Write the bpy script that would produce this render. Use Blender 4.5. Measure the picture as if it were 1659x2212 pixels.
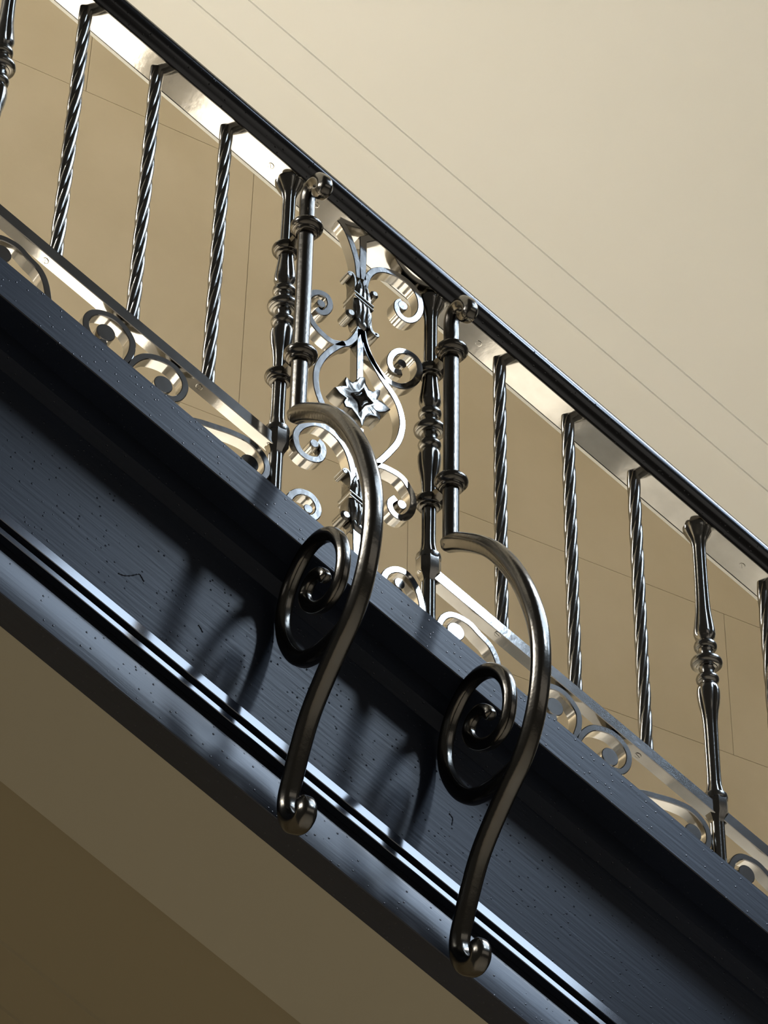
import bpy, bmesh, math, random
from mathutils import Vector, Matrix
random.seed(7)
SC = bpy.context.scene
for o in list(bpy.data.objects): bpy.data.objects.remove(o)

# ---------------------------------------------------------------- camera
CAM_H = 1.6                                  # eye height above the hall floor
SLOPE = 0.44421524                           # pitch of the flight (25.45 degrees)
TS, CS, SS = math.tan(SLOPE), math.cos(SLOPE), math.sin(SLOPE)
cam_d = bpy.data.cameras.new('camera'); cam = bpy.data.objects.new('camera', cam_d)
SC.collection.objects.link(cam)
cam_d.sensor_fit = 'HORIZONTAL'; cam_d.sensor_width = 36.0
cam_d.lens = 5824.0 / 1659.0 * 36.0
cam_d.clip_start = 0.05; cam_d.clip_end = 200
fwd = Vector((0.40510165, 0.6850069, 0.60552309)); rgt = Vector((0.85341549, -0.52090845, 0.01834094)); upv = Vector((-0.32798577, -0.50933284, 0.79561637))
cam.matrix_world = Matrix(((rgt.x, upv.x, -fwd.x, 0), (rgt.y, upv.y, -fwd.y, 0), (rgt.z, upv.z, -fwd.z, CAM_H), (0, 0, 0, 1)))
SC.camera = cam

# ---------------------------------------------------------------- light and exposure
SC.view_settings.view_transform = 'Standard'; SC.view_settings.look = 'None'
SC.view_settings.gamma = 1.0; SC.view_settings.use_curve_mapping = False
SC.view_settings.exposure = 0.2

def area(name, az, el, dist, w, h, power, col, target=(1.75, 3.0, 2.75)):
    """area light seen from the railing at azimuth az (from -Y towards +X) and elevation el"""
    a, e = math.radians(az), math.radians(el)
    t = Vector((target[0], target[1], target[2] + CAM_H))
    d = Vector((math.sin(a) * math.cos(e), -math.cos(a) * math.cos(e), math.sin(e)))
    l = bpy.data.lights.new(name, 'AREA'); l.shape = 'RECTANGLE'; l.size = w; l.size_y = h
    l.energy = power; l.color = col
    o = bpy.data.objects.new(name, l); SC.collection.objects.link(o)
    o.location = t + d * dist; o.rotation_euler = d.to_track_quat('Z', 'Y').to_euler()
    return o
area('window_light', 32.9, 37.5, 8.0, 0.42, 1.2, 78, (0.66, 0.81, 1.0))
area('side_window_light', 49.0, 34.0, 8.5, 1.4, 1.0, 65, (0.56, 0.74, 1.0))
area('upper_window_light', 54.5, 49.0, 9.0, 5.0, 2.9, 360, (0.62, 0.78, 1.0))
area('skylight', 86.0, 53.0, 9.0, 2.6, 3.0, 400, (0.84, 0.91, 1.0))
area('hall_fill', 15.0, 4.0, 8.0, 7.0, 2.5, 28, (1.0, 0.95, 0.88))  # added broad fill standing in for hall bounce, lifts the ceiling
area('landing_window_light', -90.0, 25.45, 6.0, 1.0, 1.7, 720, (1.0, 0.985, 0.94), target=(0.5, 3.6, 4.15))
def tread_fill(x, power, spot, tx):
    # added fill spot, not a fixture: brightens treads reflected in the bar undersides
    sl = bpy.data.lights.new('tread_fill_spot', 'SPOT'); sl.energy = power; sl.color = (1.0, 0.985, 0.94)
    sl.spot_size = math.radians(spot); sl.spot_blend = 0.7; sl.shadow_soft_size = 0.06
    so = bpy.data.objects.new('tread_fill_spot', sl); SC.collection.objects.link(so)
    so.location = (x, 3.62, 5.25 - x * TS + CAM_H)
    so.rotation_euler = (Vector((tx, 3.68, 3.1 - tx * TS + CAM_H)) - so.location).to_track_quat('-Z', 'Y').to_euler()
tread_fill(-0.35, 2100, 32, 0.92)
tread_fill(3.3, 250, 70, 3.3)

world = bpy.data.worlds.new('hall_ambience'); SC.world = world; world.use_nodes = True
wn = world.node_tree; wn.nodes['Background'].inputs['Color'].default_value = (0.95, 0.90, 0.80, 1)
wn.nodes['Background'].inputs['Strength'].default_value = 0.055

# ---------------------------------------------------------------- materials
def mat(name, col, rough=0.5, metal=0.0, spec=0.5, bump=None, var=None, coat=0.0):
    m = bpy.data.materials.new(name); m.use_nodes = True
    nt = m.node_tree; b = nt.nodes['Principled BSDF']
    b.inputs['Base Color'].default_value = (*col, 1); b.inputs['Roughness'].default_value = rough
    b.inputs['Metallic'].default_value = metal; b.inputs['Specular IOR Level'].default_value = spec
    b.inputs['Coat Weight'].default_value = coat
    geo = nt.nodes.new('ShaderNodeNewGeometry')
    mp = nt.nodes.new('ShaderNodeMapping'); nt.links.new(geo.outputs['Position'], mp.inputs['Vector'])
    if var:                                    # (scale, amount, stretch) : colour variation
        sc, amt, col2 = var
        n = nt.nodes.new('ShaderNodeTexNoise'); n.inputs['Scale'].default_value = sc; n.inputs['Detail'].default_value = 6
        nt.links.new(mp.outputs[0], n.inputs['Vector'])
        r = nt.nodes.new('ShaderNodeValToRGB'); r.color_ramp.elements[0].position = 0.35; r.color_ramp.elements[1].position = 0.65
        r.color_ramp.elements[0].color = (*col, 1); r.color_ramp.elements[1].color = (*col2, 1)
        nt.links.new(n.outputs['Fac'], r.inputs['Fac'])
        nt.links.new(r.outputs['Color'], b.inputs['Base Color'])
    if bump:                                   # (scale, strength, distance, stretched along the flight?)
        sc, st, dist, brush = bump
        mb = nt.nodes.new('ShaderNodeMapping'); nt.links.new(geo.outputs['Position'], mb.inputs['Vector'])
        if brush:
            mb.inputs['Rotation'].default_value = (0, -SLOPE, 0); 
            mb2 = nt.nodes.new('ShaderNodeMapping'); mb2.inputs['Scale'].default_value = (0.06, 1, 1)
            nt.links.new(mb.outputs[0], mb2.inputs['Vector']); src = mb2
        else: src = mb
        n = nt.nodes.new('ShaderNodeTexNoise'); n.inputs['Scale'].default_value = sc; n.inputs['Detail'].default_value = 4
        nt.links.new(src.outputs[0], n.inputs['Vector'])
        bp = nt.nodes.new('ShaderNodeBump'); bp.inputs['Strength'].default_value = st; bp.inputs['Distance'].default_value = dist
        nt.links.new(n.outputs['Fac'], bp.inputs['Height'])
        # sparse paint pimples
        v = nt.nodes.new('ShaderNodeTexVoronoi'); v.inputs['Scale'].default_value = 85; nt.links.new(geo.outputs['Position'], v.inputs['Vector'])
        mr = nt.nodes.new('ShaderNodeMapRange'); mr.inputs[1].default_value = 0.0; mr.inputs[2].default_value = 0.15; mr.inputs[3].default_value = 1; mr.inputs[4].default_value = 0
        nt.links.new(v.outputs['Distance'], mr.inputs[0])
        bp2 = nt.nodes.new('ShaderNodeBump'); bp2.inputs['Strength'].default_value = st * (3.0 if brush else 0.0); bp2.inputs['Distance'].default_value = 0.0035
        nt.links.new(mr.outputs[0], bp2.inputs['Height']); nt.links.new(bp.outputs[0], bp2.inputs['Normal'])
        nt.links.new(bp2.outputs[0], b.inputs['Normal'])
    return m
M = dict(
    iron=mat('iron_paint', (0.20, 0.19, 0.172), 0.22, 1.0, bump=(120, 0.10, 0.002, False), var=(25, 1, (0.18, 0.17, 0.15))),
    bracket=mat('bracket_paint', (0.12, 0.112, 0.098), 0.20, 1.0, bump=(120, 0.12, 0.002, False), var=(25, 1, (0.11, 0.10, 0.085))),
    flat=mat('iron_flat_bar', (0.46, 0.45, 0.43), 0.12, 1.0, bump=(60, 0.06, 0.002, False), var=(18, 1, (0.38, 0.37, 0.35))),
    wood=mat('handrail_wood', (0.006, 0.005, 0.0045), 0.16, 0.0, 0.45, bump=(90, 0.04, 0.002, True)),
    paint=mat('stringer_paint', (0.008, 0.011, 0.019), 0.34, 0.0, 0.45, bump=(160, 0.12, 0.002, True), var=(4, 1, (0.011, 0.015, 0.027))),
    gloss=mat('bead_paint', (0.020, 0.024, 0.035), 0.10, 0.0, 1.0),
    ceil=mat('ceiling_plaster', (0.80, 0.785, 0.72), 0.85, 0.0, 0.2, bump=(12, 0.05, 0.01, False), var=(1.2, 1, (0.82, 0.805, 0.745))),
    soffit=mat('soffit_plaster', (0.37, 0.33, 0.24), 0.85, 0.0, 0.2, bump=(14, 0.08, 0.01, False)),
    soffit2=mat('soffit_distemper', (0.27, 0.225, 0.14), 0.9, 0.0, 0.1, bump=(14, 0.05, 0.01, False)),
    stone=mat('wall_stone', (0.60, 0.50, 0.335), 0.8, 0.0, 0.3, bump=(30, 0.10, 0.006, False), var=(3.0, 1, (0.66, 0.555, 0.385))),
    joint=mat('wall_joint', (0.10, 0.07, 0.04), 0.9),
    tread=mat('tread_stone', (0.66, 0.60, 0.50), 0.6, bump=(20, 0.1, 0.004, False)),
    floor=mat('floor_stone', (0.42, 0.36, 0.28), 0.6, var=(2.0, 1, (0.50, 0.43, 0.34))),
)

# ---------------------------------------------------------------- helpers
def W(x, y, h):                # h = height measured along the flight: z + x*tan(slope)
    return (x, y, h - x * TS + CAM_H)
WORG = {}
def build(name, geo_, m, parent=None, origin=None, smooth=35, label=None, kind=None):
    vs, fs = geo_
    if origin is None:
        xs = [v[0] for v in vs]; ys = [v[1] for v in vs]; zs = [v[2] for v in vs]
        origin = ((min(xs) + max(xs)) / 2, (min(ys) + max(ys)) / 2, min(zs))
    me = bpy.data.meshes.new(name)
    me.from_pydata([(v[0] - origin[0], v[1] - origin[1], v[2] - origin[2]) for v in vs], [], fs)
    me.validate(); me.update()
    bm = bmesh.new(); bm.from_mesh(me); bmesh.ops.recalc_face_normals(bm, faces=bm.faces); bm.to_mesh(me); bm.free()
    if smooth:
        me.shade_smooth(); me.set_sharp_from_angle(angle=math.radians(smooth))
    me.materials.append(m)
    o = bpy.data.objects.new(name, me); SC.collection.objects.link(o)
    po = (0, 0, 0)
    if parent is not None: o.parent = parent; po = WORG[parent.name]
    o.location = (origin[0] - po[0], origin[1] - po[1], origin[2] - po[2])
    WORG[o.name] = origin
    if label: o['label'] = label
    if kind: o['kind'] = kind
    return o
def empty(name, loc, label, cat, group=None):
    o = bpy.data.objects.new(name, None); SC.collection.objects.link(o); o.location = loc
    o.empty_display_size = 0.1; WORG[o.name] = loc
    o['label'] = label; o['category'] = cat
    if group: o['group'] = group
    return o
def shift_copy(o, dx, parent):          # same part, dx further along the flight
    c = o.copy(); SC.collection.objects.link(c); c.parent = parent
    c.location = (o.location.x + dx, o.location.y, o.location.z - dx * TS)
    for ch in o.children:
        d = ch.copy(); SC.collection.objects.link(d); d.parent = c
    return c
def merge(*gs):
    V, F = [], []
    for v, f in gs:
        n = len(V); V += list(v); F += [tuple(i + n for i in q) for q in f]
    return V, F
def box(x0, x1, y0, y1, z0, z1):
    v = [(x, y, z) for z in (z0, z1) for y in (y0, y1) for x in (x0, x1)]
    return v, [(0, 2, 3, 1), (4, 5, 7, 6), (0, 1, 5, 4), (2, 6, 7, 3), (0, 4, 6, 2), (1, 3, 7, 5)]
def extrude_flight(prof, x0, x1, n=1):   # closed profile of (Y, h) run along the flight
    V, F = [], []; k = len(prof)
    for i in range(n + 1):
        x = x0 + (x1 - x0) * i / n
        V += [W(x, y, h) for y, h in prof]
    for i in range(n):
        for j in range(k):
            a, b = i * k + j, i * k + (j + 1) % k
            F.append((a, a + k, b + k, b))
    F.append(tuple(range(k))[::-1]); F.append(tuple(range(n * k, n * k + k)))
    ar = sum(prof[j][0] * prof[(j + 1) % k][1] - prof[(j + 1) % k][0] * prof[j][1] for j in range(k))
    if ar > 0: F = [f[::-1] for f in F]
    return V, F
def catmull(P, n=6):
    Q = [Vector(p) for p in P]; out = []
    for i in range(len(Q) - 1):
        p0 = Q[max(i - 1, 0)]; p1 = Q[i]; p2 = Q[i + 1]; p3 = Q[min(i + 2, len(Q) - 1)]
        for k in range(n):
            t = k / n
            out.append(0.5 * ((2 * p1) + (p2 - p0) * t + (2 * p0 - 5 * p1 + 4 * p2 - p3) * t * t + (3 * p1 - p0 - 3 * p2 + p3) * t ** 3))
    out.append(Q[-1]); return out
def relax(P, it=2):                      # light smoothing of a traced line, ends kept
    P = [Vector(p) for p in P]
    for _ in range(it):
        P = [P[0]] + [(P[i - 1] + P[i] * 2 + P[i + 1]) / 4 for i in range(1, len(P) - 1)] + [P[-1]]
    return P
def sweep(path, section, binormal, scale=None):
    """section: (a, b) with a along the in-plane normal, b along the binormal"""
    B = Vector(binormal); n = len(path); k = len(section); V, F = [], []
    for i, p in enumerate(path):
        t = (path[min(i + 1, n - 1)] - path[max(i - 1, 0)]).normalized()
        N = t.cross(B).normalized(); s = scale[i] if scale else (1, 1)
        if not isinstance(s, tuple): s = (s, s)
        V += [tuple(p + N * (a * s[0]) + B * (b * s[1])) for a, b in section]
    for i in range(n - 1):
        for j in range(k):
            a, b = i * k + j, i * k + (j + 1) % k
            F.append((a, b, b + k, a + k))
    F.append(tuple(range(k))[::-1]); F.append(tuple(range((n - 1) * k, n * k)))
    return V, F
def strap_section(w, d, c=0.0013):
    w, d = w / 2, d / 2
    return [(-w, -d + c), (-w, d - c), (-w + c, d), (w - c, d), (w, d - c), (w, -d + c), (w - c, -d), (-w + c, -d)][::-1]
def strap(pts, w=0.0105, y=3.0, d=0.024, taper=None, n=6, hrel=None):
    """flat iron strap in the railing plane; pts are (X, Z) metres or, with hrel=X0, (X-X0, h)"""
    if hrel is not None: P = [Vector((hrel + a, y, h - (hrel + a) * TS + CAM_H)) for a, h in pts]
    else: P = [Vector((a, y, z + CAM_H)) for a, z in pts]
    P = relax(catmull(P, n), 3)
    m = len(P); sc = None
    if taper: sc = [(1 + (taper - 1) * (i / (m - 1)) ** 2, 1) for i in range(m)]
    return sweep(P, strap_section(w, d), (0, 1, 0), sc)
def disc_y(x, y0, y1, z, r, seg=28, bev=0.0012):
    V, F = [], []
    rings = [(y0, r - bev), (y0 + bev, r), (y1 - bev, r), (y1, r - bev)]
    for y, rr in rings:
        V += [(x + rr * math.cos(2 * math.pi * i / seg), y, z + rr * math.sin(2 * math.pi * i / seg)) for i in range(seg)]
    for k in range(3):
        for i in range(seg):
            a, b = k * seg + i, k * seg + (i + 1) % seg
            F.append((a, b, b + seg, a + seg))
    F.append(tuple(range(seg))[::-1][::-1]); F.append(tuple(range(3 * seg, 4 * seg))[::-1])
    return V, F
def lathe(cx, cy, prof, seg=40, lobes=None):
    """prof: (z, r[, lobe amount]) top to bottom; four-lobed sections where the lobe amount > 0"""
    V, F = [], []
    for p in prof:
        z, r = p[0], p[1]; am = p[2] if len(p) > 2 else 0
        for i in range(seg):
            a = 2 * math.pi * i / seg
            c = abs(math.sin(2 * a))                            # grooves facing front, back and sides
            rr = r * (1 - am * (1 - min(1, c * 1.6)) ** 1.5)
            V.append((cx + rr * math.cos(a), cy + rr * math.sin(a), z))
    n = len(prof)
    for k in range(n - 1):
        for i in range(seg):
            a, b = k * seg + i, k * seg + (i + 1) % seg
            F.append((a, a + seg, b + seg, b))
    F.append(tuple(range(seg))); F.append(tuple(range((n - 1) * seg, n * seg))[::-1])
    return V, F

# ---------------------------------------------------------------- traced lines, metres
DATA={
'A':[(0.1336,3.3453),(0.1251,3.3774),(0.1111,3.3951),(0.0916,3.3993),(0.0726,3.4048),(0.0501,3.3992),(0.0342,3.3892),(0.0216,3.3724),(0.0139,3.3495),(0.017,3.3339),(0.031,3.3351),(0.0502,3.3514)],
'A_core':[(0.0456,3.3656)],
'B':[(0.265,3.3288),(0.2742,3.3583),(0.2807,3.3816),(0.2814,3.4029),(0.2744,3.4138),(0.2606,3.4216),(0.243,3.4214),(0.2234,3.4115),(0.2093,3.3988),(0.1999,3.3814),(0.1991,3.3642),(0.2063,3.3517),(0.2207,3.351),(0.2366,3.3622)],
'B_core':[(0.234,3.3799)],
'C':[(0.2688,3.3248),(0.2775,3.3499),(0.286,3.3694),(0.2975,3.3887),(0.3112,3.404),(0.3316,3.4169),(0.3525,3.4239),(0.371,3.419),(0.379,3.4044),(0.3739,3.3806),(0.3608,3.361),(0.3444,3.3525)],
'C_core':[(0.3403,3.3723)],
'Dd':[(0.3686,3.3258),(0.3979,3.3526),(0.436,3.3744),(0.4681,3.3911),(0.5007,3.4024),(0.5252,3.3959),(0.5331,3.3777),(0.5282,3.356),(0.5144,3.3418),(0.5018,3.3379)],
'D_core':[(0.5006,3.3591)],
'E':[(0.4587,3.2182),(0.4637,3.2429),(0.4712,3.2656),(0.486,3.2909),(0.5003,3.3064)],
'P':{
's_left_branch':[(1.6634,3.237),(1.6711,3.2299),(1.6809,3.2162),(1.6899,3.1967),(1.698,3.1736),(1.7033,3.1524),(1.7069,3.1219)],
's_centre_branch':[(1.7131,3.2204),(1.714,3.1815),(1.7134,3.1574),(1.7143,3.1224)],
's_top_scroll':[(1.7194,3.1067),(1.7226,3.1264),(1.7296,3.1438),(1.7411,3.157),(1.7581,3.1654),(1.7807,3.167),(1.8026,3.1622),(1.8208,3.1494),(1.8305,3.1304),(1.8317,3.1074),(1.8235,3.0864),(1.8087,3.073),(1.7936,3.0744),(1.7841,3.0863),(1.7847,3.102),(1.793,3.1103)],
'c_top_scroll':[(1.7951,3.1006)],
's_left_scroll':[(1.7152,3.0204),(1.706,2.9924),(1.6904,2.9663),(1.6715,2.9575),(1.6553,2.9563),(1.6332,2.9676),(1.6187,2.9823),(1.6098,3.0014),(1.608,3.0234),(1.6154,3.0415),(1.6304,3.0519),(1.6468,3.0504),(1.6528,3.0345),(1.6471,3.0171),(1.6356,3.0086),(1.6264,3.0135)],
'c_left_scroll':[(1.6349,3.028)],
's_left_heart':[(1.6832,2.963),(1.6684,2.9489),(1.6484,2.9224),(1.6347,2.8928),(1.6312,2.8672),(1.6344,2.8409),(1.6437,2.8174),(1.6597,2.7882),(1.6808,2.7634),(1.6996,2.7503),(1.7142,2.7343)],
's_right_heart':[(1.7165,3.0085),(1.7198,2.9863),(1.7286,2.9646),(1.7456,2.9377),(1.7626,2.9139),(1.7803,2.8945),(1.7925,2.8728),(1.7993,2.8459),(1.7979,2.8224),(1.7911,2.7967),(1.7755,2.7694),(1.759,2.7449),(1.7393,2.7191),(1.7224,2.6927)],
's_right_scroll':[(1.7174,3.0089),(1.7235,2.9828),(1.7343,2.9549),(1.7535,2.9321),(1.7725,2.9194),(1.7972,2.9204),(1.8208,2.9392),(1.8325,2.9671),(1.8285,2.9901),(1.8135,2.9998),(1.7931,2.9976),(1.7785,2.9847),(1.7716,2.9639),(1.7786,2.9477),(1.7957,2.9504)],
'c_right_scroll':[(1.7963,2.9702)],
's_lower_right_scroll':[(1.7392,2.721),(1.7545,2.7333),(1.7762,2.7332),(1.7986,2.7279),(1.814,2.7126),(1.8232,2.693),(1.8209,2.6673),(1.8084,2.6479),(1.7916,2.6439),(1.7805,2.6525),(1.7784,2.6668),(1.7888,2.6796)],
'c_lower_right_scroll':[(1.8005,2.6702)],
's_lower_left_scroll':[(1.7125,2.6715),(1.7083,2.6956),(1.7031,2.7176),(1.6929,2.7411),(1.6747,2.7598),(1.6522,2.7689),(1.6302,2.7674),(1.6097,2.7519),(1.5993,2.7317),(1.602,2.7104),(1.612,2.6961),(1.6301,2.6925),(1.6447,2.6987),(1.651,2.7144),(1.6487,2.7292),(1.6407,2.7344)],
'c_lower_left_scroll':[(1.6333,2.7254)],
's_foot_left':[(1.5865,2.5632),(1.5882,2.5822),(1.5925,2.5979),(1.6012,2.6117),(1.6136,2.6196),(1.6297,2.6199),(1.6412,2.6113),(1.6468,2.5973),(1.6423,2.5816),(1.6299,2.5737),(1.6195,2.5786)],
'c_foot_left':[(1.6275,2.5902)],
's_foot_right':[(1.8437,2.4657),(1.8417,2.4865),(1.8363,2.5062),(1.826,2.525),(1.8123,2.537),(1.794,2.538),(1.7769,2.5266),(1.7695,2.5092),(1.7741,2.4929),(1.7879,2.491),(1.8033,2.4997)],
'c_foot_right':[(1.7988,2.5116)],
'stem_upper':[(1.7129,3.0068),(1.7134,2.9709),(1.715,2.8953)],
'stem_mid':[(1.7196,2.795),(1.7168,2.7354),(1.7165,2.6827)],
'stem_low':[(1.7174,2.5892),(1.7209,2.4991)],
'rosette':[(1.7113,2.8977),(1.7048,2.8852),(1.6948,2.8797),(1.6844,2.8855),(1.6821,2.8768),(1.685,2.8667),(1.6742,2.8618),(1.6635,2.8541),(1.6722,2.8458),(1.6858,2.8406),(1.6811,2.8291),(1.6848,2.8214),(1.6965,2.8228),(1.707,2.8125),(1.7139,2.8043),(1.7176,2.7929),(1.7208,2.7999),(1.7239,2.8125),(1.7337,2.8243),(1.7473,2.8265),(1.7517,2.82),(1.754,2.8314),(1.747,2.8377),(1.7521,2.839),(1.764,2.8452),(1.7724,2.8546),(1.7636,2.8602),(1.755,2.864),(1.7464,2.8639),(1.7512,2.8775),(1.7519,2.8873),(1.7459,2.8866),(1.7392,2.8778),(1.7289,2.8789),(1.7227,2.8894),(1.7206,2.9019)],
'diamond':[(1.6939,2.8527),(1.7081,2.861),(1.7171,2.8745),(1.7243,2.8597),(1.7365,2.85),(1.7231,2.8403),(1.7134,2.8228),(1.7078,2.841)],
'rosette_centre':[(1.7152,2.85)],
'leaf_top':[(1.6964,3.084),(1.6952,3.0984),(1.7013,3.1131),(1.7069,3.1208),(1.7156,3.1234),(1.7229,3.1203),(1.7289,3.1148),(1.7313,3.1076),(1.7378,3.1091),(1.7451,3.1092),(1.7468,3.1),(1.7398,3.085),(1.7349,3.0777),(1.7366,3.0669),(1.7169,3.0756)],
'leaf_low':[(1.6961,3.069),(1.7172,3.061),(1.7362,3.0568),(1.7365,3.0438),(1.7378,3.0198),(1.7373,3.0114),(1.727,3.0196),(1.7126,3.0194),(1.7023,3.0292),(1.7004,3.0463)],
'band':[(1.6951,3.0801),(1.7374,3.064),(1.7354,3.0564),(1.6954,3.0703)],
'collar_c':[(1.714,3.067)],
},
'bar_main':[(2.9425,2.7249),(2.9057,2.7052),(2.845,2.6614),(2.8001,2.6185),(2.7556,2.5589),(2.7187,2.4923),(2.6918,2.4181),(2.6853,2.3545),(2.6932,2.297),(2.7105,2.2501),(2.7382,2.2099),(2.7754,2.1792),(2.8188,2.1399),(2.8518,2.1028),(2.8788,2.0545),(2.8958,2.0169),(2.9044,1.9922),(2.9024,1.9668),(2.8847,1.9429),(2.8606,1.9339),(2.8485,1.9443),(2.8578,1.9655)],
'spiral':[(2.7406,2.2073),(2.7663,2.2029),(2.8002,2.2016),(2.8362,2.2044),(2.8774,2.2174),(2.9141,2.2507),(2.9399,2.2948),(2.946,2.3348),(2.935,2.3728),(2.9144,2.3975),(2.8822,2.4167),(2.8435,2.4186),(2.8055,2.4017),(2.7781,2.3708),(2.7682,2.3359),(2.7731,2.3037),(2.788,2.2862),(2.8157,2.2812),(2.8488,2.2925),(2.8735,2.3147),(2.8804,2.3341),(2.8692,2.3502),(2.8502,2.354),(2.829,2.3428),(2.8199,2.3272)],
'rod':[(2.9325,2.7104),(2.9328,2.7537),(2.9326,2.851),(2.9324,2.9714),(2.9338,3.0971),(2.9329,3.1496),(2.9337,3.1825),(2.9287,3.2012),(2.9152,3.2098),(2.8947,3.2048),(2.8779,3.1846),(2.8754,3.1696),(2.8863,3.171),(2.8981,3.186)],
}
SCREWS_TOP = [(1.5285, 2.9969, 0.9), (1.6216, 2.9975, 0.3), (1.9583, 2.999, 2.2), (2.5129, 2.9964, 0.8)]
SCREWS_LOW = [(1.141, 3.0002, 1.2), (1.4245, 2.9969, 1.7), (1.5556, 2.9968, 0.4), (1.8444, 2.9991, 0.2), (1.989, 2.9932, 0.1), (2.2663, 3.0004, 0.2)]
CLASP2 = (0.0038, -0.4282)

# ================================================================ THE SETTING
def struct(name, g, m, smooth=0): return build(name, g, m, smooth=smooth, kind='structure')
X0, X1 = 0.2, 4.4            # modelled run of the flight
# stone wall behind the flight: coursed blocks with fine open joints
def stone_wall():
    Yw = 4.2; gs = []; g = 0.0016
    zs = [3.0, 3.395, 3.80, 4.609, 5.2, 5.8]
    starts = [0.74, 2.548, 2.098, 1.644, 2.1, 1.5]; L = 0.905
    zs = [1.75, 2.19, 2.59, 3.0] + zs[1:]
    st = [1.2, 0.7, 1.644, 2.098, 2.548, 2.098, 1.644, 2.1, 1.5]
    for r in range(len(zs) - 1):
        x = st[r] - L * 4
        while x < 6.5:
            if x + L > -0.6:
                gs.append(box(x + g / 2, x + L - g / 2, Yw, Yw + 0.05, zs[r] + g / 2 + CAM_H, zs[r + 1] - g / 2 + CAM_H))
            x += L
    gs.append(box(-1.2, 6.8, Yw + 0.004, Yw + 0.06, 1.75 + CAM_H, 5.8 + CAM_H))
    return merge(*gs)
struct('wall_back', stone_wall(), M['stone'])
struct('wall_back_lower', box(-1.2, 6.8, 4.2, 4.26, 0.0, 1.75 + CAM_H), M['stone'])
# sloping plaster soffit of the flight above, with its run mouldings
hc = 5.577
cprof = [(2.915, hc), (3.810, hc), (3.811, hc + 0.0025), (3.8130, hc + 0.0025), (3.8145, hc - 0.002), (3.856, hc - 0.006), (3.8575, hc - 0.0035),
         (3.911, hc - 0.008), (3.912, hc - 0.0045), (3.914, hc - 0.0045), (3.915, hc - 0.009), (3.926, hc - 0.010), (3.927, hc - 0.0045), (4.2, hc), (4.2, hc + 0.3), (2.915, hc + 0.3)]
struct('ceiling', extrude_flight(cprof, -0.8, 5.4), M['ceil'])
struct('trim_1', extrude_flight([(2.80, hc + 0.53), (2.80, hc + 0.46), (2.885, hc + 0.44), (2.885, hc + 0.16), (2.84, hc + 0.12), (2.84, hc), (2.9145, hc - 0.001), (2.9145, hc + 0.3), (3.0, hc + 0.3), (3.0, hc + 0.53)], -0.8, 5.4), M['paint'])
struct('floor', box(-6, 9, -7, 4.2, -0.1, 0.0), M['floor'])

# ================================================================ THE FLIGHT
flight = empty('staircase', W(2.2, 3.5, 2.717), 'sloping stair flight with a dark blue-black moulded stringer and plain plaster underside', 'staircase')
FY = 2.889
build('top_moulding', extrude_flight([(FY + 0.0015, 3.2460), (FY, 3.2445), (FY, 3.1775), (FY + 0.0015, 3.176), (2.944, 3.1785), (2.944, 3.1395), (2.9695, 3.1305), (2.974, 3.1305), (2.974, 3.246)], X0, X1), M['paint'], flight, smooth=0)
build('string_board', extrude_flight([(2.97, 3.15), (2.97, 2.880), (2.985, 2.875), (2.985, 2.79), (3.08, 2.79), (3.08, 3.246), (2.974, 3.246)], X0, X1), M['paint'], flight, smooth=0)
build('bead', extrude_flight([(2.986, 2.8925), (2.9692, 2.8915), (2.9644, 2.8715), (2.9648, 2.8700), (2.986, 2.8710)], X0, X1), M['gloss'], flight, smooth=0)
build('bead', extrude_flight([(2.986, 2.8580), (2.9655, 2.8575), (2.9628, 2.8468), (2.9632, 2.8452), (2.986, 2.8452)], X0, X1), M['gloss'], flight, smooth=0)
build('bottom_band', extrude_flight([(2.984, 2.840), (2.984, 2.79), (2.931, 2.7875), (2.927, 2.779), (2.927, 2.718), (2.9285, 2.7165), (2.9835, 2.7165), (2.9835, 2.76), (3.08, 2.79), (3.08, 2.83)], X0, X1), M['paint'], flight, smooth=30)
for pts in ([(1.3039, 2.3257), (1.3138, 2.3254), (1.3264, 2.3304), (1.3374, 2.3372), (1.3423, 2.3332), (1.3467, 2.3273)], [(1.4405, 2.2845), (1.4446, 2.281), (1.449, 2.2743)], [(1.8827, 2.1054), (1.8893, 2.0986), (1.8877, 2.0868)]):
    P_ = catmull([Vector((a, 2.9697, b + CAM_H)) for a, b in pts], 6)      # dried runs in the paint
    n_ = len(P_)
    build('paint_run', sweep(P_, [(.0011 * math.cos(t), .0009 * math.sin(t)) for t in [math.pi * k / 4 for k in range(8)]], (0, 1, 0), [.35 + .8 * abs(math.sin(i * 1.1)) for i in range(n_)]), M['paint'], flight, smooth=60)
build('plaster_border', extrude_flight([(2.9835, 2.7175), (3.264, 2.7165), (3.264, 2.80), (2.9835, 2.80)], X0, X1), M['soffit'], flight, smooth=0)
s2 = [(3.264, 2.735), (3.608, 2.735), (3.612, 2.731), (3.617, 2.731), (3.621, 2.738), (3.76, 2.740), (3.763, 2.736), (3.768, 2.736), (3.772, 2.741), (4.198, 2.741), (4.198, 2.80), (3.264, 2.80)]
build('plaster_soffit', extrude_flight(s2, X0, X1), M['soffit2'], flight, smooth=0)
# stone steps carried by the flight
rise = 0.166; going = rise / TS
nst = int((X1 - X0) / going)
for i in range(nst):
    xa = X0 + i * going
    zt = 3.10 - xa * TS + CAM_H
    a = box(xa, xa + going + 0.02, 3.08, 4.198, zt - 0.04, zt)
    b = box(xa, xa + 0.03, 3.08, 4.2, zt - 0.04, zt + 0.0)
    c = box(xa + going - 0.02, xa + going, 3.081, 4.198, zt - rise, zt - 0.04)
    build('step', merge(a, c), M['tread'], flight, smooth=0)

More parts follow.
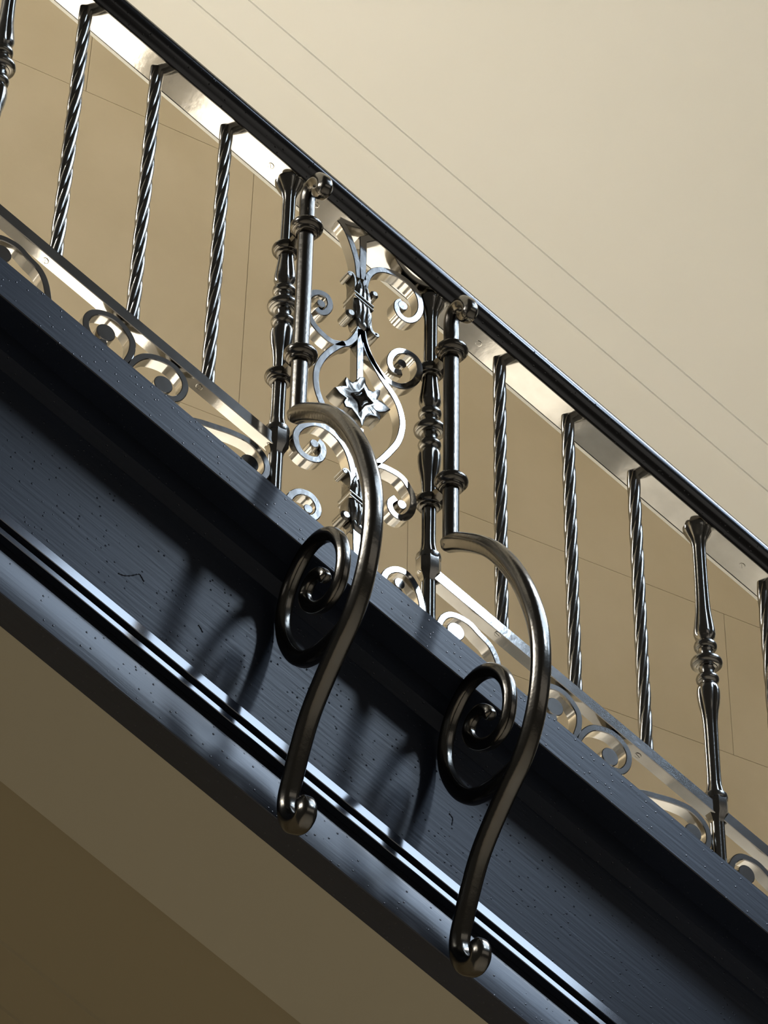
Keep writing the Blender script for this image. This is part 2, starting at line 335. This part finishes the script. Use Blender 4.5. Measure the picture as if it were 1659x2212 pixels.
# ================================================================ THE RAILING
rail = empty('stair_railing', W(1.9, 3.0, 3.246), 'dark wrought-iron stair railing with twisted balusters, turned posts, scrollwork and a black handrail', 'railing')
RX0, RX1 = 0.60, 3.30
hand = build('handrail', extrude_flight([(2.9735, 4.0365), (2.973, 4.0305), (2.9712, 4.0302), (2.969, 4.034), (2.9672, 4.0405), (2.962, 4.048), (2.9585, 4.058), (2.957, 4.066), (2.9600, 4.0790), (2.9655, 4.0870), (2.976, 4.093), (2.99, 4.0955), (3.01, 4.0955), (3.024, 4.093), (3.0345, 4.0870), (3.040, 4.0790), (3.043, 4.066), (3.0415, 4.058), (3.038, 4.048), (3.0328, 4.0405), (3.031, 4.034), (3.0288, 4.0302), (3.027, 4.0305), (3.0265, 4.0365)], RX0, RX1), M['wood'], rail, smooth=60, label='black rounded wooden handrail with a bright glossy top edge')
build('flat_bar', extrude_flight([(2.9732, 4.0305), (2.9732, 4.0372), (3.0268, 4.0372), (3.0268, 4.0305)], RX0, RX1), M['flat'], hand, smooth=20, label='pale flat iron bar screwed under the handrail')

def screw(name, x, y, h, parent, r=0.0052, ang=0.6):
    """slotted countersunk screw head in an underside running along the flight"""
    c = Vector(W(x, y, h)); n = Vector((-SS, 0, -CS)); u = Vector((CS, 0, -SS)); v = Vector((0, 1, 0))
    gs = []
    seg = 20
    for s in (1, -1):
        V, F = [], []
        pts = [(r * math.cos(t), max(0.0007, r * math.sin(t))) for t in [math.pi * k / (seg // 2) for k in range(seg // 2 + 1)]]
        ca, sa = math.cos(ang), math.sin(ang)
        lay = []
        for dz in (0.0, 0.0006):
            lay.append([tuple(c + n * dz + u * (ca * a - sa * b * s) + v * (sa * a + ca * b * s)) for a, b in pts])
        k = len(pts); V = lay[0] + lay[1]
        F = [tuple(range(k)), tuple(range(k, 2 * k))] + [(i, (i + 1) % k, (i + 1) % k + k, i + k) for i in range(k)]
        gs.append((V, F))
    ring = []
    V, F = [], []
    for i in range(seg):
        t = 2 * math.pi * i / seg
        for rr, dz in ((r * 1.0, -0.0002), (r * 1.18, -0.0002), (r * 1.18, 0.0003), (r * 1.0, 0.0001)):
            V.append(tuple(c + n * dz + u * rr * math.cos(t) + v * rr * math.sin(t)))
    for i in range(seg):
        for j in range(4):
            F.append((i * 4 + j, i * 4 + (j + 1) % 4, ((i + 1) % seg) * 4 + (j + 1) % 4, ((i + 1) % seg) * 4 + j))
    gs.append((V, F))
    return build(name, merge(*gs), M['flat'], parent, smooth=0)
for x, y, an in SCREWS_TOP: screw('screw', x, y, 4.0303, hand, 0.0052, an)

# --- lower rail: square bar between posts, open across the ornamental panel
def lower_rail(x0, x1, label):
    return build('lower_rail', extrude_flight([(2.989, 3.4345), (2.988, 3.4355), (2.988, 3.4570), (2.989, 3.458), (3.011, 3.458), (3.012, 3.457), (3.012, 3.4355), (3.011, 3.4345)], x0, x1), M['flat'], rail, smooth=20)
LR = [lower_rail(0.60, 1.570, ''), lower_rail(1.860, 3.30, '')]
for x, y, an in SCREWS_LOW: screw('screw', x, y, 3.4342, LR[0] if x < 1.7 else LR[1], 0.0050, an)

# --- twisted balusters
def twisted(x):
    hb, ht = 3.455, 4.0325
    zb, zt = W(x, 3, hb)[2], W(x, 3, ht)[2]
    L = 0.2; seg = []; V, F = [], []; n = 150
    # four-lobed square section
    sec = []
    for i in range(32):
        a = 2 * math.pi * i / 32
        sec.append((0.0120 * (0.79 + 0.21 * abs(math.cos(2 * a)) ** 0.65), a))
    for k in range(n + 1):
        t = k / n; z = zb - 0.004 + (zt - zb + 0.008) * t
        tw = -(zt - z) / 0.22 * 2 * math.pi
        e = min(t, 1 - t) * 12
        for r, a in sec: V.append((x + r * math.cos(a + tw), 3 + r * math.sin(a + tw), z))
    for k in range(n):
        for i in range(32):
            a, b = k * 32 + i, k * 32 + (i + 1) % 32
            F.append((a, b, b + 32, a + 32))
    F.append(tuple(range(32))); F.append(tuple(range(n * 32, n * 32 + 32)))
    return V, F
tb = build('twisted_baluster', twisted(1.157), M['iron'], rail, smooth=50)
for x in (1.299, 1.440, 2.002, 2.145, 2.284, 2.561): shift_copy(tb, x - 1.157, rail)

# --- turned posts
def post(x, foot=True):
    Z = lambda h: W(x, 3, h)[2]
    o = [(4.034, .0270, .15), (4.028, .0265, .2), (4.018, .0215, .25), (4.006, .0150, .3), (3.992, .0120, .3), (3.94, .0118, .3), (3.88, .0126, .3), (3.850, .0140, .28), (3.828, .0168, .25), (3.814, .0187, .22), (3.804, .0190, .18), (3.797, .0170, .1), (3.792, .0130)]
    o += [(3.7885, .0130), (3.7875, .0165), (3.7850, .0190), (3.7805, .0202), (3.7760, .0196), (3.7730, .0175), (3.7715, .0135), (3.767, .0118), (3.7585, .0118)]
    o += [(3.7560, .0150), (3.7550, .0200), (3.7525, .0248), (3.7490, .0272), (3.7450, .0278), (3.7410, .0268), (3.7380, .0235), (3.7368, .0185), (3.7352, .0178), (3.7340, .0140), (3.728, .0124), (3.7215, .0124)]
    o += [(3.7195, .0160), (3.7170, .0188), (3.7125, .0201), (3.7080, .0192), (3.7050, .0165), (3.7035, .0140), (3.7005, .0140)]
    o += [(3.696, .0180, .05), (3.688, .0200, .2), (3.676, .0198, .25), (3.662, .0182, .3), (3.645, .0150, .32), (3.625, .0130, .32), (3.60, .0124, .3), (3.56, .0122, .3), (3.52, .0120, .3), (3.500, .0126, .3), (3.488, .0155, .25), (3.481, .0172, .1), (3.477, .0175), (3.4765, .0125), (3.43, .0125, .2), (3.246, .0130, .2)]
    # smooth spline through the profile in (h, r)
    fine = []
    for i in range(len(o) - 1):
        a, b = o[i], o[i + 1]
        la = a[2] if len(a) > 2 else 0; lb = b[2] if len(b) > 2 else 0
        m = 3 if abs(a[0] - b[0]) > 0.006 else 1
        for k in range(m):
            t = k / m; fine.append((Z(a[0] + (b[0] - a[0]) * t), a[1] + (b[1] - a[1]) * t, la + (lb - la) * t))
    fine.append((Z(o[-1][0]), o[-1][1], .2))
    return lathe(x, 3.0, fine, 48)
def socket(x):
    Z = lambda h: W(x, 3, h)[2]
    ring = lathe(x, 3.0, [(Z(3.484), .016), (Z(3.482), .0205), (Z(3.477), .0215), (Z(3.472), .0205), (Z(3.470), .017)], 40)
    V, F = [], []
    lv = [(3.474, .0192), (3.446, .0192), (3.434, .0128), (3.428, .0118)]
    for h, r in lv:
        for i in range(8):
            a = math.pi / 8 + i * math.pi / 4 ; w = r * (1.09 if True else 1)
            # chamfered square: long sides on the axes
            ex = [(1, .42), (.42, 1), (-.42, 1), (-1, .42), (-1, -.42), (-.42, -1), (.42, -1), (1, -.42)][i]
            V.append((x + r * ex[0], 3.0 + r * ex[1], Z(h)))
    for k in range(3):
        for i in range(8):
            a, b = k * 8 + i, k * 8 + (i + 1) % 8
            F.append((a, a + 8, b + 8, b))
    F.append(tuple(range(8))); F.append(tuple(range(24, 32)))
    return merge(ring, (V, F))
p0 = build('turned_post', post(1.570), M['iron'], rail, smooth=40)
build('rail_socket', socket(1.570), M['iron'], p0, smooth=30)
for x in (1.018, 1.860, 2.421): shift_copy(p0, x - 1.570, rail)

# --- lower scrolls between stringer and lower rail
def scroll_geo(key, X, core):
    a = strap(DATA[key], 0.0118, hrel=X)
    cx, ch = DATA[core][0]
    x, _, z = W(X + cx, 0, ch)
    return merge(a, disc_y(x, 2.9878, 3.0122, z, 0.0165))
for key, core in (('A', 'A_core'), ('B', 'B_core'), ('C', 'C_core'), ('Dd', 'D_core')):
    base = 1.860 if key == 'A' else 1.018
    s = build('scroll', scroll_geo(key, base, core), M['flat'], rail, smooth=35)
    if key == 'A':
        shift_copy(s, 1.018 - base, rail); shift_copy(s, 2.421 - base, rail)
    else:
        shift_copy(s, 1.860 - base + 0.001, rail)

# --- ornamental panel between the two middle posts
PD = DATA['P']
def flat_poly(pts, y0, y1, bev=0.0012):
    n = len(pts); cx = sum(p[0] for p in pts) / n; cz = sum(p[1] for p in pts) / n
    V, F = [], []
    for y, k in ((y0, 0.955), (y0 + bev * 1.5, 1.0), (y1, 1.0)):
        V += [(cx + (p[0] - cx) * k, y, cz + (p[1] - cz) * k + CAM_H) for p in pts]
    for k in range(2):
        for i in range(n):
            F.append((k * n + i, k * n + (i + 1) % n, (k + 1) * n + (i + 1) % n, (k + 1) * n + i))
    F.append(tuple(range(n))); F.append(tuple(range(2 * n, 3 * n)))
    return V, F
def panel_scroll(name, key, core=None, r=0.0105, w=0.0125, taper=None):
    g = strap(PD[key], w, taper=taper)
    if core:
        x, z = PD[core][0]
        g = merge(g, disc_y(x, 2.9872, 3.0122, z + CAM_H, r))
    return g
panel = build('scroll_panel', strap(PD['stem_upper'], 0.0135), M['flat'], rail, smooth=35, label='iron scrollwork panel between the two bracketed posts')
for k_, w_ in (('stem_mid', .012), ('stem_low', .0155)): build('stem', strap(PD[k_], w_), M['flat'], panel, smooth=35)
build('branch', strap(PD['s_centre_branch'], 0.0150), M['flat'], panel, smooth=35)
build('branch', strap(PD['s_left_branch'], 0.0120), M['flat'], panel, smooth=35)
build('heart_bar', panel_scroll('x', 's_left_heart'), M['flat'], panel, smooth=35)
build('heart_bar', panel_scroll('x', 's_right_heart'), M['flat'], panel, smooth=35)
for k, c, r in (('s_top_scroll', 'c_top_scroll', .0100), ('s_left_scroll', 'c_left_scroll', .0085), ('s_right_scroll', 'c_right_scroll', .0085), ('s_lower_right_scroll', 'c_lower_right_scroll', .0090), ('s_lower_left_scroll', 'c_lower_left_scroll', .0082), ('s_foot_left', 'c_foot_left', .0085), ('s_foot_right', 'c_foot_right', .0100)):
    build('scroll', panel_scroll('x', k, c, r), M['flat'], panel, smooth=35)

def leaf_clasp(dx, dz):
    """cast clasp of two leaf tiers and a slanting band, wrapped round the stem"""
    cx, cz = PD['collar_c'][0]; cx += dx; cz += dz + CAM_H
    gs = []
    def tier(z0, z1, w0, w1, d0, d1, fl, edge):
        V, F = [], []; n = 24; seg = 64
        for k in range(n + 1):
            t = k / n; z = z0 + (z1 - z0) * t
            w = w0 + (w1 - w0) * t + 0.0018 * math.sin(math.pi * t)
            d = d0 + (d1 - d0) * t + 0.0018 * math.sin(math.pi * t)
            for i in range(seg):
                a = 2 * math.pi * i / seg
                ca, sa = math.cos(a), math.sin(a)
                q = (abs(ca) ** 5 + abs(sa) ** 5) ** 0.2
                X = w * ca / q; Y = d * sa / q; ez = 0
                if sa < -0.25:                      # flutes fanning over the front
                    f = math.cos(X / w * 5 * math.pi * (0.8 + 0.2 * t))
                    Y -= fl * (0.5 + 0.5 * f) * math.sin(math.pi * min(1, t * 0.9 + .1)) ** 0.7 * (1 - min(1, abs(X / w)) ** 8)
                    ez = edge * (0.5 + 0.5 * math.cos(X / w * 3 * math.pi)) * max(0, (t - .7) / .3) * (1 if z1 < z0 else -1)
                V.append((cx + X, 3.0 + Y, z - X * TS - ez))
        for k in range(n):
            for i in range(seg):
                a, b = k * seg + i, k * seg + (i + 1) % seg
                F.append((a, a + seg, b + seg, b))
        F.append(tuple(range(seg))); F.append(tuple(range(n * seg, (n + 1) * seg)))
        return V, F
    gs.append(tier(cz + 0.0035, cz + 0.042, .0188, .0105, .0175, .0135, .0016, .007))
    gs.append(tier(cz - 0.0040, cz - 0.040, .0188, .0168, .0175, .0160, .0018, .008))
    gs.append(tier(cz - 0.036, cz - 0.058, .0135, .0085, .0145, .0125, .0, .0))
    # double band
    for o, w in ((0.0045, .0195), (-0.0035, .0190)):
        V, F = [], []
        for z, k in ((o - .0026, .96), (o - .0012, 1.0), (o + .0012, 1.0), (o + .0026, .96)):
            for sx, sy in ((-1, -1), (1, -1), (1, 1), (-1, 1)):
                V.append((cx + sx * w * k, 3.0 + sy * .0195 * k, cz + z - sx * w * TS))
        for k in range(3):
            for i in range(4): F.append((k * 4 + i, k * 4 + (i + 1) % 4, k * 4 + 4 + (i + 1) % 4, k * 4 + 4 + i))
        F += [(0, 1, 2, 3), (12, 13, 14, 15)]
        gs.append((V, F))
    return merge(*gs), cx, cz
def clasp(dx, dz):
    g, cx, cz = leaf_clasp(dx, dz)
    o = build('leaf_clasp', g, M['iron'], panel, smooth=45, origin=(cx, 3.0, cz))
    return o
def curls(dx, dz):
    cx, cz = PD['collar_c'][0]; cx += dx; cz += dz + CAM_H
    gs = []
    gs.append(disc_y(cx - .0262, 2.986, 3.014, cz + .0535, .0046, 24, .001))
    gs.append(sweep(relax(catmull([Vector((cx - .0145, 3, cz + .026)), Vector((cx - .0150, 3, cz + .044)), Vector((cx - .0190, 3, cz + .0560)), Vector((cx - .0255, 3, cz + .0585)), Vector((cx - .0305, 3, cz + .0545))], 6)), strap_section(.0045, .028, .0008), (0, 1, 0)))
    gs.append(disc_y(cx + .0235, 2.984, 3.014, cz + .0300, .0080, 24, .0035))
    gs.append(disc_y(cx - .0225, 2.983, 3.018, cz - .0350, .0096, 24, .0040))
    gs.append(sweep(relax(catmull([Vector((cx + .0150, 3, cz - .030)), Vector((cx + .0160, 3, cz - .047)), Vector((cx + .0205, 3, cz - .0575)), Vector((cx + .0290, 3, cz - .0610))], 6)), strap_section(.0070, .032, .0012), (0, 1, 0)))
    gs.append(disc_y(cx + .0292, 2.984, 3.016, cz - .0608, .0050, 20, .001))
    return merge(*gs)
cz2 = CLASP2
build('leaf_clasp', merge(leaf_clasp(0, 0)[0], curls(0, 0)), M['iron'], panel, smooth=40, label='cast leaf clasp around the stem, upper')
build('leaf_clasp', merge(leaf_clasp(*cz2)[0], curls(*cz2)), M['iron'], panel, smooth=40, label='cast leaf clasp around the stem, lower')

def rosette():
    P = [Vector((x, z)) for x, z in PD['rosette']]
    c = Vector(PD['rosette_centre'][0]); n = len(P)
    V, F = [], []
    # layered relief: rim, raised ridge towards the centre
    dia = [Vector((x, z)) for x, z in PD['diamond']]
    for y, k in ((3.012, 1.0), (2.9835, 1.0), (2.9815, 0.955), (2.9822, 0.80), (2.9805, 0.50)):
        V += [(c.x + (p.x - c.x) * k, y, c.y + (p.y - c.y) * k + CAM_H) for p in P]
    for k in range(4):
        for i in range(n):
            F.append((k * n + i, k * n + (i + 1) % n, (k + 1) * n + (i + 1) % n, (k + 1) * n + i))
    F.append(tuple(range(n))); F.append(tuple(range(4 * n, 5 * n)))
    g1 = (V, F)
    m = len(dia); V, F = [], []
    V += [(p.x, 2.9780, p.y + CAM_H) for p in dia]
    V += [(c.x + (p.x - c.x) * .82, 2.9765, c.y + (p.y - c.y) * .82 + CAM_H) for p in dia]
    V += [(c.x + (p.x - c.x) * .70, 2.9815, c.y + (p.y - c.y) * .70 + CAM_H) for p in dia]
    V.append((c.x, 2.9740, c.y + CAM_H))
    V += [(p.x, 2.99, p.y + CAM_H) for p in dia]
    for i in range(m):
        j = (i + 1) % m
        F += [(i, j, m + j, m + i), (m + i, m + j, 2 * m + j, 2 * m + i), (2 * m + i, 2 * m + j, 3 * m), (i, j, 3 * m + 1 + j, 3 * m + 1 + i)]
    return merge(g1, (V, F))
build('rosette', rosette(), M['iron'], panel, smooth=35, label='four-pointed leaf rosette with a raised diamond centre')

# ================================================================ THE SCROLL BRACKETS
def bar_section(r, k=28):
    """moulded bar: round with a shallow rib flanked by grooves on the front and back"""
    out = []
    for i in range(k):
        a = 2 * math.pi * i / k
        q = r * (1 - 0.07 * (0.5 + 0.5 * math.cos(6 * a)))
        out.append((q * math.cos(a), q * math.sin(a)))
    return out
def yz(pts, x, n=7, it=3): return relax(catmull([Vector((x, y, z + CAM_H)) for y, z in pts], n), it)
def ends(m, n0, n1, e0=.55, e1=.6):
    s = [1.0] * m
    for i in range(n0): s[i] = e0 + (1 - e0) * math.sin(math.pi / 2 * i / n0)
    for i in range(n1): s[m - 1 - i] = min(s[m - 1 - i], e1 + (1 - e1) * math.sin(math.pi / 2 * i / n1))
    return s
XB = 1.570
br = empty('scroll_bracket', W(XB, 2.915, 2.717), 'upper-left iron S-scroll bracket with a spiral, clamped in front of a turned post', 'scroll bracket', 'iron scroll brackets on the railing posts')
pr = yz(DATA['rod'], XB); m_ = len(pr)
sc = [1.0] * m_
for i, p in enumerate(pr):
    if p.z > 3.175 + CAM_H or i > m_ * .68: sc[i] = 1.0
rod = build('upright_rod', sweep(pr, bar_section(.0146), (1, 0, 0), ends(m_, 1, 3, .98, .8)), M['bracket'], br, smooth=50)
pm = yz(DATA['bar_main'], XB); m_ = len(pm)
build('curved_bar', sweep(pm, bar_section(.0164), (1, 0, 0), ends(m_, 3, 4, .85, .75)), M['bracket'], br, smooth=50)
ps = yz(DATA['spiral'], XB); m_ = len(ps)
sp = [1.0 - 0.28 * (i / (m_ - 1)) for i in range(m_)]
sp[-1] *= .7; sp[-2] *= .9
build('spiral', sweep(ps, bar_section(.0142), (1, 0, 0), sp), M['bracket'], br, smooth=50)
def torus_ring(cx, cy, cz, r, h):
    return lathe(cx, cy, [(cz + h * 1.0, r * .60), (cz + h * .95, r * .74), (cz + h * .78, r * .88), (cz + h * .45, r * .97), (cz, r), (cz - h * .42, r * .97), (cz - h * .78, r * .88), (cz - h, r * .77), (cz - h * 1.05, r * .72), (cz - h * 1.10, r * .735), (cz - h * 1.5, r * .70), (cz - h * 1.62, r * .62)], 44)
def collar(hc_):
    zf = W(XB, 2.932, hc_)[2]; zr = zf + 0.002
    f = torus_ring(XB, 2.932, zf, .0285, .0095)
    b = torus_ring(XB, 3.0, zr, .0255, .0090)
    link = box(XB - .008, XB + .008, 2.950, 2.984, zf - .006, zf + .007)
    return merge(f, b, link)
for hc_ in (3.872, 3.590): build('collar', collar(hc_), M['bracket'], br, smooth=50)
br2 = br.copy(); SC.collection.objects.link(br2)
br2.location = (br.location.x + 0.290, br.location.y, br.location.z - 0.290 * TS)
br2['label'] = 'lower-right iron S-scroll bracket with a spiral, reaching lowest over the stringer'
WORG[br2.name] = tuple(br2.location)
for ch in list(br.children):
    c = ch.copy(); SC.collection.objects.link(c); c.parent = br2
